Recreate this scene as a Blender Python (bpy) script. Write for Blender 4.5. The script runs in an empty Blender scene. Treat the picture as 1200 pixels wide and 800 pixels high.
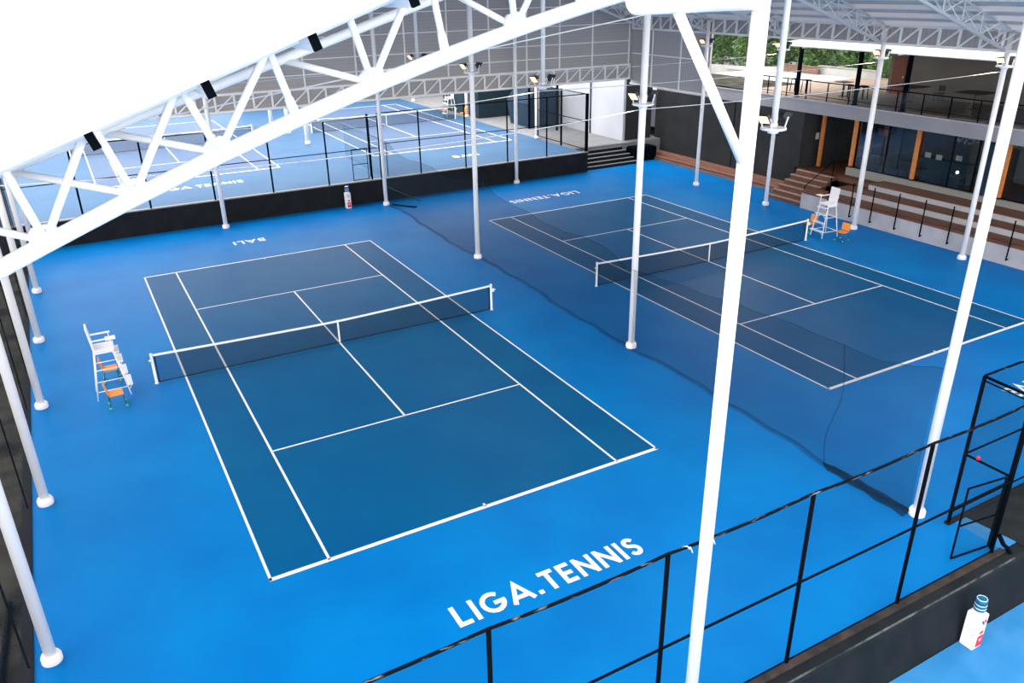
import bpy, math, random
from mathutils import Vector, Matrix
random.seed(7)
scene = bpy.context.scene
C = scene.collection
PI = math.pi

# ------------------------------------------------------------------ materials
def new_mat(name):
    m = bpy.data.materials.new(name); m.use_nodes = True
    return m, m.node_tree, m.node_tree.nodes['Principled BSDF']

def mat(name, col, rough=.6, metal=0., col2=None, scale=3., detail=4., bump=0., emit=None, estr=0., spec=.5, lo=.35, hi=.65, stretch=None):
    m, nt, b = new_mat(name)
    b.inputs['Base Color'].default_value = (*col, 1)
    b.inputs['Roughness'].default_value = rough
    b.inputs['Metallic'].default_value = metal
    b.inputs['Specular IOR Level'].default_value = spec
    if col2 is not None or bump:
        tc = nt.nodes.new('ShaderNodeTexCoord')
        n = nt.nodes.new('ShaderNodeTexNoise')
        n.inputs['Scale'].default_value = scale; n.inputs['Detail'].default_value = detail
        if stretch:
            mp = nt.nodes.new('ShaderNodeMapping'); mp.inputs['Scale'].default_value = stretch
            nt.links.new(tc.outputs['Object'], mp.inputs['Vector']); nt.links.new(mp.outputs['Vector'], n.inputs['Vector'])
        else:
            nt.links.new(tc.outputs['Object'], n.inputs['Vector'])
        if col2 is not None:
            r = nt.nodes.new('ShaderNodeValToRGB')
            r.color_ramp.elements[0].position = lo; r.color_ramp.elements[0].color = (*col, 1)
            r.color_ramp.elements[1].position = hi; r.color_ramp.elements[1].color = (*col2, 1)
            nt.links.new(n.outputs['Fac'], r.inputs['Fac']); nt.links.new(r.outputs['Color'], b.inputs['Base Color'])
        if bump:
            bp = nt.nodes.new('ShaderNodeBump'); bp.inputs['Strength'].default_value = bump; bp.inputs['Distance'].default_value = .02
            nt.links.new(n.outputs['Fac'], bp.inputs['Height']); nt.links.new(bp.outputs['Normal'], b.inputs['Normal'])
    if emit:
        b.inputs['Emission Color'].default_value = (*emit, 1); b.inputs['Emission Strength'].default_value = estr
    return m

def rib_mat(name, col, col2, scale, axis, rough=.6):
    """sheet cladding with fine ribs running across one axis"""
    m, nt, b = new_mat(name)
    tc = nt.nodes.new('ShaderNodeTexCoord'); w = nt.nodes.new('ShaderNodeTexWave')
    w.bands_direction = axis; w.inputs['Scale'].default_value = scale
    nt.links.new(tc.outputs['Object'], w.inputs['Vector'])
    r = nt.nodes.new('ShaderNodeValToRGB')
    r.color_ramp.elements[0].color = (*col, 1); r.color_ramp.elements[1].color = (*col2, 1)
    nt.links.new(w.outputs['Fac'], r.inputs['Fac']); nt.links.new(r.outputs['Color'], b.inputs['Base Color'])
    b.inputs['Roughness'].default_value = rough
    return m

def net_mat(name, col, opacity, rough=.8):
    """finely knotted net or wire mesh: threads too thin to resolve, seen as a partly covering surface"""
    m, nt, b = new_mat(name)
    out = nt.nodes['Material Output']
    b.inputs['Base Color'].default_value = (*col, 1); b.inputs['Roughness'].default_value = rough
    b.inputs['Specular IOR Level'].default_value = .1
    t = nt.nodes.new('ShaderNodeBsdfTransparent'); mx = nt.nodes.new('ShaderNodeMixShader')
    mx.inputs[0].default_value = opacity
    nt.links.new(t.outputs[0], mx.inputs[1]); nt.links.new(b.outputs[0], mx.inputs[2]); nt.links.new(mx.outputs[0], out.inputs['Surface'])
    return m

def glass_mat(name, tint, refl=.25):
    m, nt, b = new_mat(name)
    out = nt.nodes['Material Output']
    t = nt.nodes.new('ShaderNodeBsdfTransparent'); t.inputs[0].default_value = (*tint, 1)
    g = nt.nodes.new('ShaderNodeBsdfGlossy'); g.inputs['Roughness'].default_value = .05
    fr = nt.nodes.new('ShaderNodeFresnel'); fr.inputs['IOR'].default_value = 1.5
    mx = nt.nodes.new('ShaderNodeMixShader')
    nt.links.new(fr.outputs[0], mx.inputs[0]); nt.links.new(t.outputs[0], mx.inputs[1]); nt.links.new(g.outputs[0], mx.inputs[2])
    nt.links.new(mx.outputs[0], out.inputs['Surface'])
    return m

M = {}
M['court_outer'] = mat('court_outer', (0, 0.159, 0.497), .45, col2=(0, 0.191, 0.546), scale=.45, detail=8, spec=.04)
M['court_inner'] = mat('court_inner', (0, 0.0941, 0.265), .45, col2=(0, 0.108, 0.281), scale=.5, spec=.04)
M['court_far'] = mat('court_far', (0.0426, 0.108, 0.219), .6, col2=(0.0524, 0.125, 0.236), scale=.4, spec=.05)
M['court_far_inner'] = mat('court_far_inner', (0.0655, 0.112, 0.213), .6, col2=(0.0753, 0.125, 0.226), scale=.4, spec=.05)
M['court_low'] = mat('court_low', (0.0154, 0.17, 0.42), .6, col2=(0.0359, 0.205, 0.461), scale=1.2, spec=.2)
M['line'] = mat('line', (.85, .88, .9), .6)
M['steel'] = mat('steel', (.92, .90, .88), .42)
M['steel_warm'] = mat('steel_warm', (.95, .91, .87), .5)  # slightly warmer, rougher steel for end-wall lattice, posts and girts
M['black'] = mat('black', (.0015, .003, .005), .7, spec=.03)
M['blackwall'] = mat('blackwall', (0.00984, 0.0115, 0.0139), .8, spec=.1, col2=(0.0148, 0.0164, 0.0197), scale=1.5)
M['slatewall'] = mat('slatewall', (0.0069, 0.0108, 0.0143), .8, spec=.1, col2=(0.0118, 0.0157, 0.0197), scale=1.3, detail=8, bump=.2)
M['cap'] = mat('cap', (0.0215, 0.0215, 0.0234), .8, spec=.1, col2=(0.0523, 0.04, 0.0369), scale=3, detail=8)
M['moss'] = mat('moss', (0.0108, 0.0108, 0.009), .95, spec=.1, col2=(0.06, 0.057, 0.048), scale=1.1, detail=10, bump=.5)
M['asphalt'] = mat('asphalt', (0.00917, 0.0126, 0.0161), .85, spec=.1, col2=(0.0161, 0.0195, 0.023), scale=2, detail=8)
M['concrete'] = mat('concrete', (0.398, 0.398, 0.432), .8, col2=(0.477, 0.477, 0.509), scale=1.2, detail=6)
M['pave'] = mat('pave', (0.164, 0.168, 0.184), .8, col2=(0.205, 0.209, 0.226), scale=.8, detail=6)
M['whitewall'] = mat('whitewall', (0.369, 0.395, 0.451), .8, col2=(0.41, 0.43, 0.481), scale=.6)
M['clad'] = rib_mat('clad', (0.396, 0.374, 0.356), (0.431, 0.409, 0.392), 1.6, 'Z')
M['clad_side'] = rib_mat('clad_side', (0.405, 0.378, 0.37), (0.458, 0.431, 0.422), 1.3, 'Y')
M['ceiling'] = rib_mat('ceiling', (.74, .61, .55), (.88, .74, .68), .9, 'X')
M['rooftop'] = mat('rooftop', (.9, .9, .9), .6)
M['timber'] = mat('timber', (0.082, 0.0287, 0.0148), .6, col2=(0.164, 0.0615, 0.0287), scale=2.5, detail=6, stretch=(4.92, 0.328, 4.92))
M['timber_pale'] = mat('timber_pale', (0.205, 0.0902, 0.0615), .6, col2=(0.312, 0.148, 0.102), scale=2.5, detail=6, stretch=(4.92, 0.41, 4.92))  # paler brown version of the timber, for the kerb
M['orangepost'] = mat('orangepost', (0.465, 0.15, 0.03), .5, col2=(0.562, 0.21, 0.045), scale=4)
M['orange'] = mat('orange', (.85, .28, .02), .5)
M['ballgreen'] = mat('ballgreen', (.10, .55, .20), .8)
M['darkgreen'] = mat('darkgreen', (.01, .05, .04), .5)
M['darkwall'] = mat('darkwall', (0.0262, 0.0279, 0.0295), .85, spec=.1, col2=(0.0344, 0.0361, 0.0377), scale=.8)
M['darkteal'] = mat('darkteal', (0.0123, 0.0287, 0.041), .8, spec=.1, col2=(0.018, 0.0369, 0.0492), scale=.8)
M['navy'] = mat('navy', (.014, .03, .055), .8, spec=.1, col2=(.02, .04, .07), scale=1)
M['beige'] = mat('beige', (.40, .36, .30), .85, col2=(.5, .46, .4), scale=.8, detail=6)
M['slab'] = mat('slab', (0.254, 0.254, 0.283), .7, col2=(0.295, 0.295, 0.324), scale=.5)
M['innerwall'] = mat('innerwall', (0.131, 0.123, 0.115), .85, col2=(0.156, 0.143, 0.135), scale=.5)
M['reddoor'] = mat('reddoor', (0.13, 0.0325, 0.0163), .6, col2=(0.169, 0.0455, 0.0228), scale=3, stretch=(5.2, 5.2, 0.325))
M['deck'] = mat('deck', (0.197, 0.138, 0.105), .7, col2=(0.25, 0.184, 0.144), scale=2, stretch=(0.656, 5.25, 0.656))
M['glass'] = glass_mat('glass', (.62, .70, .68))
M['clearglass'] = glass_mat('clearglass', (.86, .9, .9))
M['canopy'] = mat('canopy', (.92, .92, .92), .5)
M['white'] = mat('white', (.85, .86, .88), .45)
M['red'] = mat('red', (.70, .01, .03), .5)
M['bluewater'] = mat('bluewater', (.01, .10, .22), .2)
M['bluepale'] = mat('bluepale', (.45, .65, .85), .3)
M['lampglow'] = mat('lampglow', (1, .8, .5), .5, emit=(1, .52, .22), estr=1.4)
M['lampdark'] = mat('lampdark', (.012, .012, .014), .4)
M['lensgrey'] = mat('lensgrey', (.10, .10, .11), .2)
M['cable'] = mat('cable', (.75, .75, .77), .5)
M['rope'] = mat('rope', (.003, .004, .006), .8, spec=.05, col2=(.30, .31, .34), scale=7, lo=.56, hi=.78, stretch=(.5, 3, 3))
M['leafground'] = mat('leafground', (0.00984, 0.0295, 0.00738), .9, col2=(0.0295, 0.069, 0.0148), scale=.8, detail=10)
M['seam'] = mat('seam', (.02, .028, .034), .9, spec=.1, col2=(.14, .15, .15), scale=2.2, detail=10, lo=.45, hi=.7)
M['nosing'] = mat('nosing', (.30, .20, .16), .7, col2=(.38, .27, .22), scale=3)
M['bark'] = mat('bark', (.12, .09, .06), .9)
M['leaf'] = mat('leaf', (0.0148, 0.059, 0.00984), .6, col2=(0.0492, 0.128, 0.0197), scale=1.3, detail=6)
M['leaf2'] = mat('leaf2', (0.0246, 0.0786, 0.0148), .6, col2=(0.0786, 0.167, 0.0295), scale=1.6, detail=6)
M['wallwhite'] = mat('wallwhite', (0.306, 0.306, 0.306), .8, col2=(0.374, 0.374, 0.365), scale=.7)
M['fencebrown'] = mat('fencebrown', (.12, .07, .05), .8, col2=(.18, .10, .07), scale=2)
M['earth'] = mat('earth', (.16, .17, .15), .95, col2=(.24, .24, .22), scale=.4, detail=6)
M['net_divider'] = net_mat('net_divider', (.006, .02, .035), .27)
M['net_tennis'] = net_mat('net_tennis', (.006, .012, .02), .42)
M['net_left'] = net_mat('net_left', (.012, .012, .014), .55)
M['net_fold'] = net_mat('net_fold', (.005, .02, .04), .22)
M['wire'] = net_mat('wire', (.006, .012, .02), .13)
M['wire_far'] = net_mat('wire_far', (.006, .012, .02), .05)
M['cagewire'] = net_mat('cagewire', (.01, .015, .02), .30)
M['hem'] = net_mat('hem', (.004, .01, .02), .55)
M['screenglow'] = mat('screenglow', (.6, .6, .6), .5, emit=(1, .95, .85), estr=2.2)
M['stone'] = mat('stone', (0.246, 0.238, 0.221), .8)
M['furn'] = mat('furn', (.03, .03, .035), .5)
M['redcloth'] = mat('redcloth', (.30, .03, .05), .7)
M['paper'] = mat('paper', (.62, .6, .58), .7)
M['yellowleaf'] = mat('yellowleaf', (.40, .42, .08), .7)

# ------------------------------------------------------------------ mesh builder
class MB:
    def __init__(s): s.v = []; s.f = []; s.sm = []
    def add(s, vs, fs, smooth=False):
        o = len(s.v); s.v += [Vector(p) for p in vs]
        for f in fs: s.f.append([i + o for i in f]); s.sm.append(smooth)
    def box(s, a, b):
        x0, y0, z0 = a; x1, y1, z1 = b
        s.add([(x0,y0,z0),(x1,y0,z0),(x1,y1,z0),(x0,y1,z0),(x0,y0,z1),(x1,y0,z1),(x1,y1,z1),(x0,y1,z1)],
              [(0,3,2,1),(4,5,6,7),(0,1,5,4),(1,2,6,5),(2,3,7,6),(3,0,4,7)])
        return s
    def quad(s, a, b, c, d): s.add([a, b, c, d], [(0,1,2,3)]); return s
    def frame(s, p, q):
        d = (Vector(q) - Vector(p)).normalized()
        u = Vector((0,0,1)) if abs(d.z) < .9 else Vector((0,1,0))
        a = d.cross(u).normalized(); b = a.cross(d).normalized()
        return a, b
    def cyl(s, p, q, r, r2=None, n=12, caps=True):
        p, q = Vector(p), Vector(q); r2 = r if r2 is None else r2
        a, b = s.frame(p, q); vs = []
        for c, rr in ((p, r), (q, r2)):
            for i in range(n):
                t = 2*PI*i/n; vs.append(c + (a*math.cos(t) + b*math.sin(t))*rr)
        s.add(vs, [(i, (i+1) % n, n+(i+1) % n, n+i) for i in range(n)], True)
        if caps:
            o = len(s.v) - 2*n
            s.f.append([o+i for i in reversed(range(n))]); s.sm.append(False)
            s.f.append([o+n+i for i in range(n)]); s.sm.append(False)
        return s
    def bar(s, p, q, w, h, up=None):
        """rectangular bar p to q, w across, h along up"""
        p, q = Vector(p), Vector(q); d = (q-p).normalized()
        if up is None: a, b = s.frame(p, q)
        else:
            a = d.cross(Vector(up)).normalized(); b = a.cross(d).normalized()
        vs = []
        for c in (p, q):
            for i, j in ((-1,-1),(1,-1),(1,1),(-1,1)): vs.append(c + a*(i*w/2) + b*(j*h/2))
        s.add(vs, [(0,1,2,3),(7,6,5,4),(0,4,5,1),(1,5,6,2),(2,6,7,3),(3,7,4,0)])
        return s
    def tube(s, pts, r, n=8):
        pts = [Vector(p) for p in pts]; rings = []; o = len(s.v)
        a0, b0 = s.frame(pts[0], pts[1])
        for k, p in enumerate(pts):
            d = (pts[min(k+1, len(pts)-1)] - pts[max(k-1, 0)]).normalized()
            a = (a0 - d*a0.dot(d)).normalized(); b = d.cross(a)
            for i in range(n):
                t = 2*PI*i/n; s.v.append(p + (a*math.cos(t) + b*math.sin(t))*r)
        for k in range(len(pts)-1):
            for i in range(n):
                s.f.append([o+k*n+i, o+k*n+(i+1) % n, o+(k+1)*n+(i+1) % n, o+(k+1)*n+i]); s.sm.append(True)
        s.f.append([o+i for i in range(n)][::-1]); s.sm.append(False)
        e = o+(len(pts)-1)*n; s.f.append([e+i for i in range(n)]); s.sm.append(False)
        return s
    def lathe(s, prof, c=(0,0,0), n=20):
        """profile of (r, z) around z axis at c"""
        o = len(s.v); c = Vector(c)
        for r, z in prof:
            for i in range(n):
                t = 2*PI*i/n; s.v.append(c + Vector((r*math.cos(t), r*math.sin(t), z)))
        for k in range(len(prof)-1):
            for i in range(n):
                s.f.append([o+k*n+i, o+k*n+(i+1) % n, o+(k+1)*n+(i+1) % n, o+(k+1)*n+i]); s.sm.append(True)
        s.f.append([o+i for i in range(n)][::-1]); s.sm.append(False)
        e = o+(len(prof)-1)*n; s.f.append([e+i for i in range(n)]); s.sm.append(False)
        return s
    def prism(s, poly, y0, y1, axis='y'):
        """polygon in (a,b) extruded along axis"""
        n = len(poly)
        def P(a, b, t): return (a, t, b) if axis == 'y' else ((t, a, b) if axis == 'x' else (a, b, t))
        s.add([P(a, b, y0) for a, b in poly] + [P(a, b, y1) for a, b in poly],
              [list(range(n)), list(range(2*n-1, n-1, -1))] + [(i, n+i, n+(i+1) % n, (i+1) % n) for i in range(n)])
        return s
    def build(s, name, m, parent=None, bevel=0):
        off = Vector((0,0,0))
        p = parent
        while p is not None:
            if p.get('_root') is not None: off = Vector(p['_root']); break
            p = p.parent
        me = bpy.data.meshes.new(name)
        me.from_pydata([tuple(v - off) for v in s.v], [], s.f)
        me.validate(); me.update()
        if len(me.polygons) == len(s.sm):
            for f, k in zip(me.polygons, s.sm): f.use_smooth = k
        me.materials.append(M[m])
        o = bpy.data.objects.new(name, me); C.objects.link(o)
        if parent is not None: o.parent = parent
        if bevel:
            b = o.modifiers.new('bevel', 'BEVEL'); b.width = bevel; b.segments = 2; b.limit_method = 'ANGLE'
        # consistent outward normals
        import bmesh
        bm = bmesh.new(); bm.from_mesh(me); bmesh.ops.recalc_face_normals(bm, faces=bm.faces); bm.to_mesh(me); bm.free()
        return o

def tag(o, label=None, cat=None, group=None, kind=None):
    if label: o['label'] = label
    if cat: o['category'] = cat
    if group: o['group'] = group
    if kind: o['kind'] = kind
    return o
def thing(name, label, cat, loc=(0,0,0), group=None, rz=0):
    o = bpy.data.objects.new(name, None); C.objects.link(o)
    o.location = loc; o.rotation_euler = (0,0,rz); o.empty_display_size = .3
    o['_root'] = tuple(float(c) for c in loc)
    tag(o, label, cat, group); return o
def struct(name, mb, m, parent=None, bevel=0):
    o = mb.build(name, m, parent, bevel)
    if parent is None: o['kind'] = 'structure'
    return o
def kids(o): return [c for c in C.objects if c.parent is o]
def copy_tree(o, parent=None):
    c = o.copy(); C.objects.link(c)
    if parent is not None: c.parent = parent
    for k in kids(o): copy_tree(k, c)
    return c
def place(proto, loc, rz, label):
    c = copy_tree(proto); c.location = loc; c.rotation_euler = (0,0,rz); c['label'] = label; return c

# ------------------------------------------------------------------ lettering
def arc(cx, cy, rx, ry, a0, a1, n=14):
    return [(cx + rx*math.cos(math.radians(a0+(a1-a0)*i/n)), cy + ry*math.sin(math.radians(a0+(a1-a0)*i/n))) for i in range(n+1)]
GL = {
 'L': (.58, [[(.1,1),(.1,.09),(.58,.09)]]),
 'I': (.2, [[(.1,0),(.1,1)]]),
 'G': (.98, [arc(.5,.5,.41,.41,48,352) + [(.906,.46)], [(.52,.46),(.995,.46)]]),
 'A': (.92, [[(.04,0),(.46,.93),(.88,0)], [(.2,.27),(.72,.27)]]),
 '.': (.24, [[(.02,.1),(.22,.1)]]),
 'T': (.64, [[(0,.91),(.64,.91)], [(.32,.91),(.32,0)]]),
 'E': (.58, [[(.1,0),(.1,1)], [(.1,.91),(.56,.91)], [(.1,.5),(.53,.5)], [(.1,.09),(.56,.09)]]),
 'N': (.84, [[(.1,0),(.1,1)], [(.08,.95),(.76,.05)], [(.74,0),(.74,1)]]),
 'S': (.58, [arc(.29,.72,.2,.19,20,270,12) + arc(.29,.3,.21,.21,90,-160,12)[1:]]),
 'B': (.62, [[(.1,0),(.1,1)], [(.1,.91),(.3,.91)] + arc(.3,.71,.2,.2,90,-90,8) + [(.1,.51)], [(.1,.51),(.32,.51)] + arc(.32,.3,.22,.21,90,-90,8) + [(.1,.09)]]),
}
def ribbon(mb, pts, w, T):
    pts = [Vector((p[0], p[1], 0)) for p in pts]; L = []; R = []
    for k, p in enumerate(pts):
        ds = []
        if k > 0 and (p-pts[k-1]).length > 1e-5: ds.append((p - pts[k-1]).normalized())
        if k < len(pts)-1 and (pts[k+1]-p).length > 1e-5: ds.append((pts[k+1] - p).normalized())
        n = sum((Vector((-d.y, d.x, 0)) for d in ds), Vector()).normalized()
        c = n.dot(Vector((-ds[0].y, ds[0].x, 0))); o = w/2/max(c, .45)
        L.append(p + n*o); R.append(p - n*o)
    for k in range(len(pts)-1):
        mb.add([T(R[k]), T(R[k+1]), T(L[k+1]), T(L[k])], [(0,1,2,3)])
def lettering(txt, cx, cy, z, width, height, rot=0, parent=None, space=.17):
    adv = 0; items = []
    for ch in txt:
        if ch == ' ': adv += .35; continue
        w, st = GL[ch]; items.append((adv, st)); adv += w + space
    adv -= space; sx = width/adv
    c, s_ = math.cos(rot), math.sin(rot); mb = MB(); k = 0
    for a, st in items:
        for line in st:
            k += 1; zz = z + .0012*(k % 4)
            def T(p, a=a, zz=zz):
                x = (p.x + a)*sx - width/2; y = p.y*height - height/2
                return (cx + c*x - s_*y, cy + s_*x + c*y, zz)
            ribbon(mb, line, .19, T)
    o = mb.build('court_lettering', 'line', parent)
    o['label'] = 'white painted lettering ' + txt
    return o

# ------------------------------------------------------------------ ground surfaces
HT = 1.3          # level of the courts behind
LO = -1.4         # level of the court in front
floor = struct('floor', MB().prism([(-10.2,-19.4),(9.62,-19.4),(9.62,-18.2),(29.1,-18.2),(29.1,19.5),(-10.2,19.5)], -.35, 0, 'z'), 'court_outer')
def court(cx, cy, z, parent, inner='court_inner', far=False):
    W, L_, S = 5.485, 11.885, 4.115
    MB().box((cx-W, cy-L_, z-.004),(cx+W, cy+L_, z+.003)).build('court_surface', inner, parent)
    mb = MB(); zt = z+.006
    def ln(x0, y0, x1, y1, w): 
        if x0 == x1: mb.quad((cx+x0-w/2,cy+y0,zt),(cx+x0+w/2,cy+y0,zt),(cx+x0+w/2,cy+y1,zt),(cx+x0-w/2,cy+y1,zt))
        else: mb.quad((cx+x0,cy+y0-w/2,zt),(cx+x1,cy+y0-w/2,zt),(cx+x1,cy+y0+w/2,zt),(cx+x0,cy+y0+w/2,zt))
    for s in (-1, 1):
        ln(s*W, -L_-.04, s*W, L_+.04, .065); ln(s*S, -L_, s*S, L_, .065)
        ln(-W-.03, s*L_, W+.03, s*L_, .12 if s < 0 else .10); ln(-S, s*6.4, S, s*6.4, .065)
        ln(0, s*L_, 0, s*(L_-.15), .06)
    ln(0, -6.4, 0, 6.4, .065)
    o = mb.build('court_lines', 'line', parent); return o
court(0, 0, 0, floor); court(18.05, .03, 0, floor)
lettering('LIGA.TENNIS', 0, -15.05, .006, 4.82, .64, 0, floor)
lettering('BALI', 0.0, 15.15, .006, 1.62, .6, PI, floor)
lettering('LIGA.TENNIS', 18.0, 14.85, .006, 4.85, .64, PI, floor)
lettering('BALI', 18.05, -15.0, .006, 1.66, .6, 0, floor)

terrace = struct('floor', MB().box((-60,19.55,-.5),(24.2,78,HT)), 'court_far')
court(-.76, 38.6, HT, terrace, 'court_far_inner'); court(16.8, 38.65, HT, terrace, 'court_far_inner')
court(-18.8, 38.6, HT, terrace, 'court_far_inner')
lettering('LIGA TENNIS', -.76, 23.95, HT+.006, 5.0, .66, 0, terrace)
lettering('BALI', 16.75, 23.35, HT+.006, 1.9, .6, 0, terrace)
struct('floor', MB().box((24.2,21.2,-.5),(60,78,HT-.02)), 'pave')
low = struct('floor', MB().box((-40,-45,LO-.4),(9.9,-19.99,LO)).box((9.9,-45,LO-.4),(48,-19.99,LO)), 'court_low')
# mossy strip outside the left netting and land all around
struct('ground', MB().box((-16,-20,-1.2),(-10.2,40,-.45)), 'moss')
struct('ground', MB().box((-220,-120,-3.2),(260,260,-2.2)), 'earth')

# retaining walls
rw = struct('wall_back', MB().box((-16,19.42,-.3),(24.25,19.62,HT+.03)), 'blackwall')
MB().box((-16,19.40,HT+.03),(24.27,19.66,HT+.09)).build('coping', 'stone', rw)
fw = struct('wall_front', MB().prism([(-19.4,-.3),(-19.4,-.02),(-19.74,-.02),(-19.8,-.12),(-20.0,LO-.2),(-19.4,LO-.2)], -16, 10.25, 'x'), 'slatewall')
MB().box((-16,-19.55,-.02),(9.62,-19.4,.012)).build('coping', 'cap', fw)
MB().box((-16,-19.775,-.06),(9.62,-19.75,-.02)).build('wall_seam', 'seam', fw)
# landing and dark slope to the right of the gate
la = struct('wall_front', MB().prism([(9.60,-19.46),(10.16,-19.46),(10.02,-18.24),(9.60,-18.24)], -.5, .002, 'z'), 'court_low')
struct('wall_right', MB().prism([(10.02,-18.24),(29,-18.24),(29,-19.95),(10.2,-19.95)], LO-.2, .0, 'z'), 'asphalt')
MB().box((9.36,-18.28,-.02),(29,-18.15,.05)).build('coping', 'blackwall', fw)

# ------------------------------------------------------------------ columns
def column(x, y, z1, label, z0=0, r=.115, group='white steel columns', fl=.195, name='steel_column', m='steel'):
    t = thing(name, label, 'column', (x, y, z0), group)
    MB().cyl((x,y,z0+.1),(x,y,z1), r, n=20).build('shaft', m, t)
    MB().lathe([(fl*.97,0),(fl,.02),(fl,.13),(fl*.85,.19),(r,.20)], (x,y,z0), 20).build('base_collar', m, t)
    return t
def zbot(x): return 12.36 + .305*(9 - abs(x-9) if x > 9 else x)
def ztop(x): return 13.42 + .35*(9 - abs(x-9) if x > 9 else x)
rows = [-17.8, -12.08, -5.95, .08, 6.1, 12.35, 18.4]
left_lab = ['off the near corner', 'nearest the camera in the left row, beside the near end of the left court', 'second from the camera in the left row', 'third from the camera in the left row, near the left umpire chair',
            'fourth from the camera in the left row, behind the left umpire chair', 'fifth from the camera in the left row, above the far court end', 'in the far left corner by the black back wall']
for i, y in enumerate(rows):
    column(-9.87, y, 10.0, 'white round steel column, ' + left_lab[i], group='columns along the left side')
cen = [(9.09,-17.6,'thick white steel column in front of the right court, rising behind the near fence'),
       (9.07,-5.9,'white steel column between the two courts, right of the left court net'),
       (9.0,6.32,'white steel column between the two courts, beyond the left net post'),
       (8.9,18.4,'white steel column at the back wall where the divider net ends')]
for x, y, l in cen: column(x, y, 15.0, l, group='columns between the two courts')
column(-.53,18.48,13.0,'white steel column before the black back wall, behind the word on the left court', group='columns along the back wall')
column(18.4,19.15,12.2,'white steel column against the back wall behind the right court', group='columns along the back wall')
rr = [(27.95,18.3,'farthest white column of the right row, mostly behind a nearer column'),(27.84,12.2,'white column of the right row in front of the dark side wall'),
      (27.92,6.2,'white column of the right row beside the timber stairs'),(28.16,.14,'white column of the right row next to the right umpire chair'),
      (28.3,-5.9,'nearest visible white column of the right row, in front of the grandstand')]
for x, y, l in rr:
    t = column(x, y, 9.95, l, group='columns along the right side')
    if abs(y-.14) < .1: MB().cyl((x+.22,y+.05,0),(x+.22,y+.05,9.2), .05, n=10).build('downpipe', 'steel', t)
# big front column with the arm and the brace
t = thing('steel_column', 'huge overexposed white column in the foreground with a horizontal arm and brace at its top', 'column', (.1,-19.58,LO-1))
t.location = (.1,-20.15,LO); t['_root'] = (.1,-20.15,LO)
BX, BY = .04, -19.62
t.location = (BX,BY,-.02); t['_root'] = (BX,BY,-.02)
MB().cyl((BX,BY,.02),(BX,BY,14.5), .106, n=28).build('shaft', 'steel', t)
MB().box((BX-.2,BY-.11,-.02+.035),(BX+.2,BY+.13,.03)).build('base_plate', 'steel', t)
MB().cyl((BX-1.83,BY,12.06),(BX,BY,12.06), .17, n=28).build('arm', 'steel', t)
MB().cyl((BX-1.87,BY,12.06),(BX-1.82,BY,12.06), .15, .17, n=28).build('arm_cap', 'steel', t)
MB().cyl((BX-1.28,BY,11.95),(BX-.06,BY,10.12), .062, n=16).build('brace', 'steel', t)

# far hall columns
for x, y, l in ((8.75,34.2,'white column standing between the two far courts, nearest of its row'),(8.75,39.7,'white column between the two far courts, second of its row'),
                (8.75,45.4,'white column between the two far courts, farthest of its row'),(24.3,26.4,'white column beside the black cage at the far court corner'),
                (24.6,39.1,'white column right of the far umpire chair'),(24.6,51.5,'tiny white column behind the far courts')):
    column(x, y, 6.6, l, z0=HT, r=.16, group='columns of the far hall')

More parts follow.
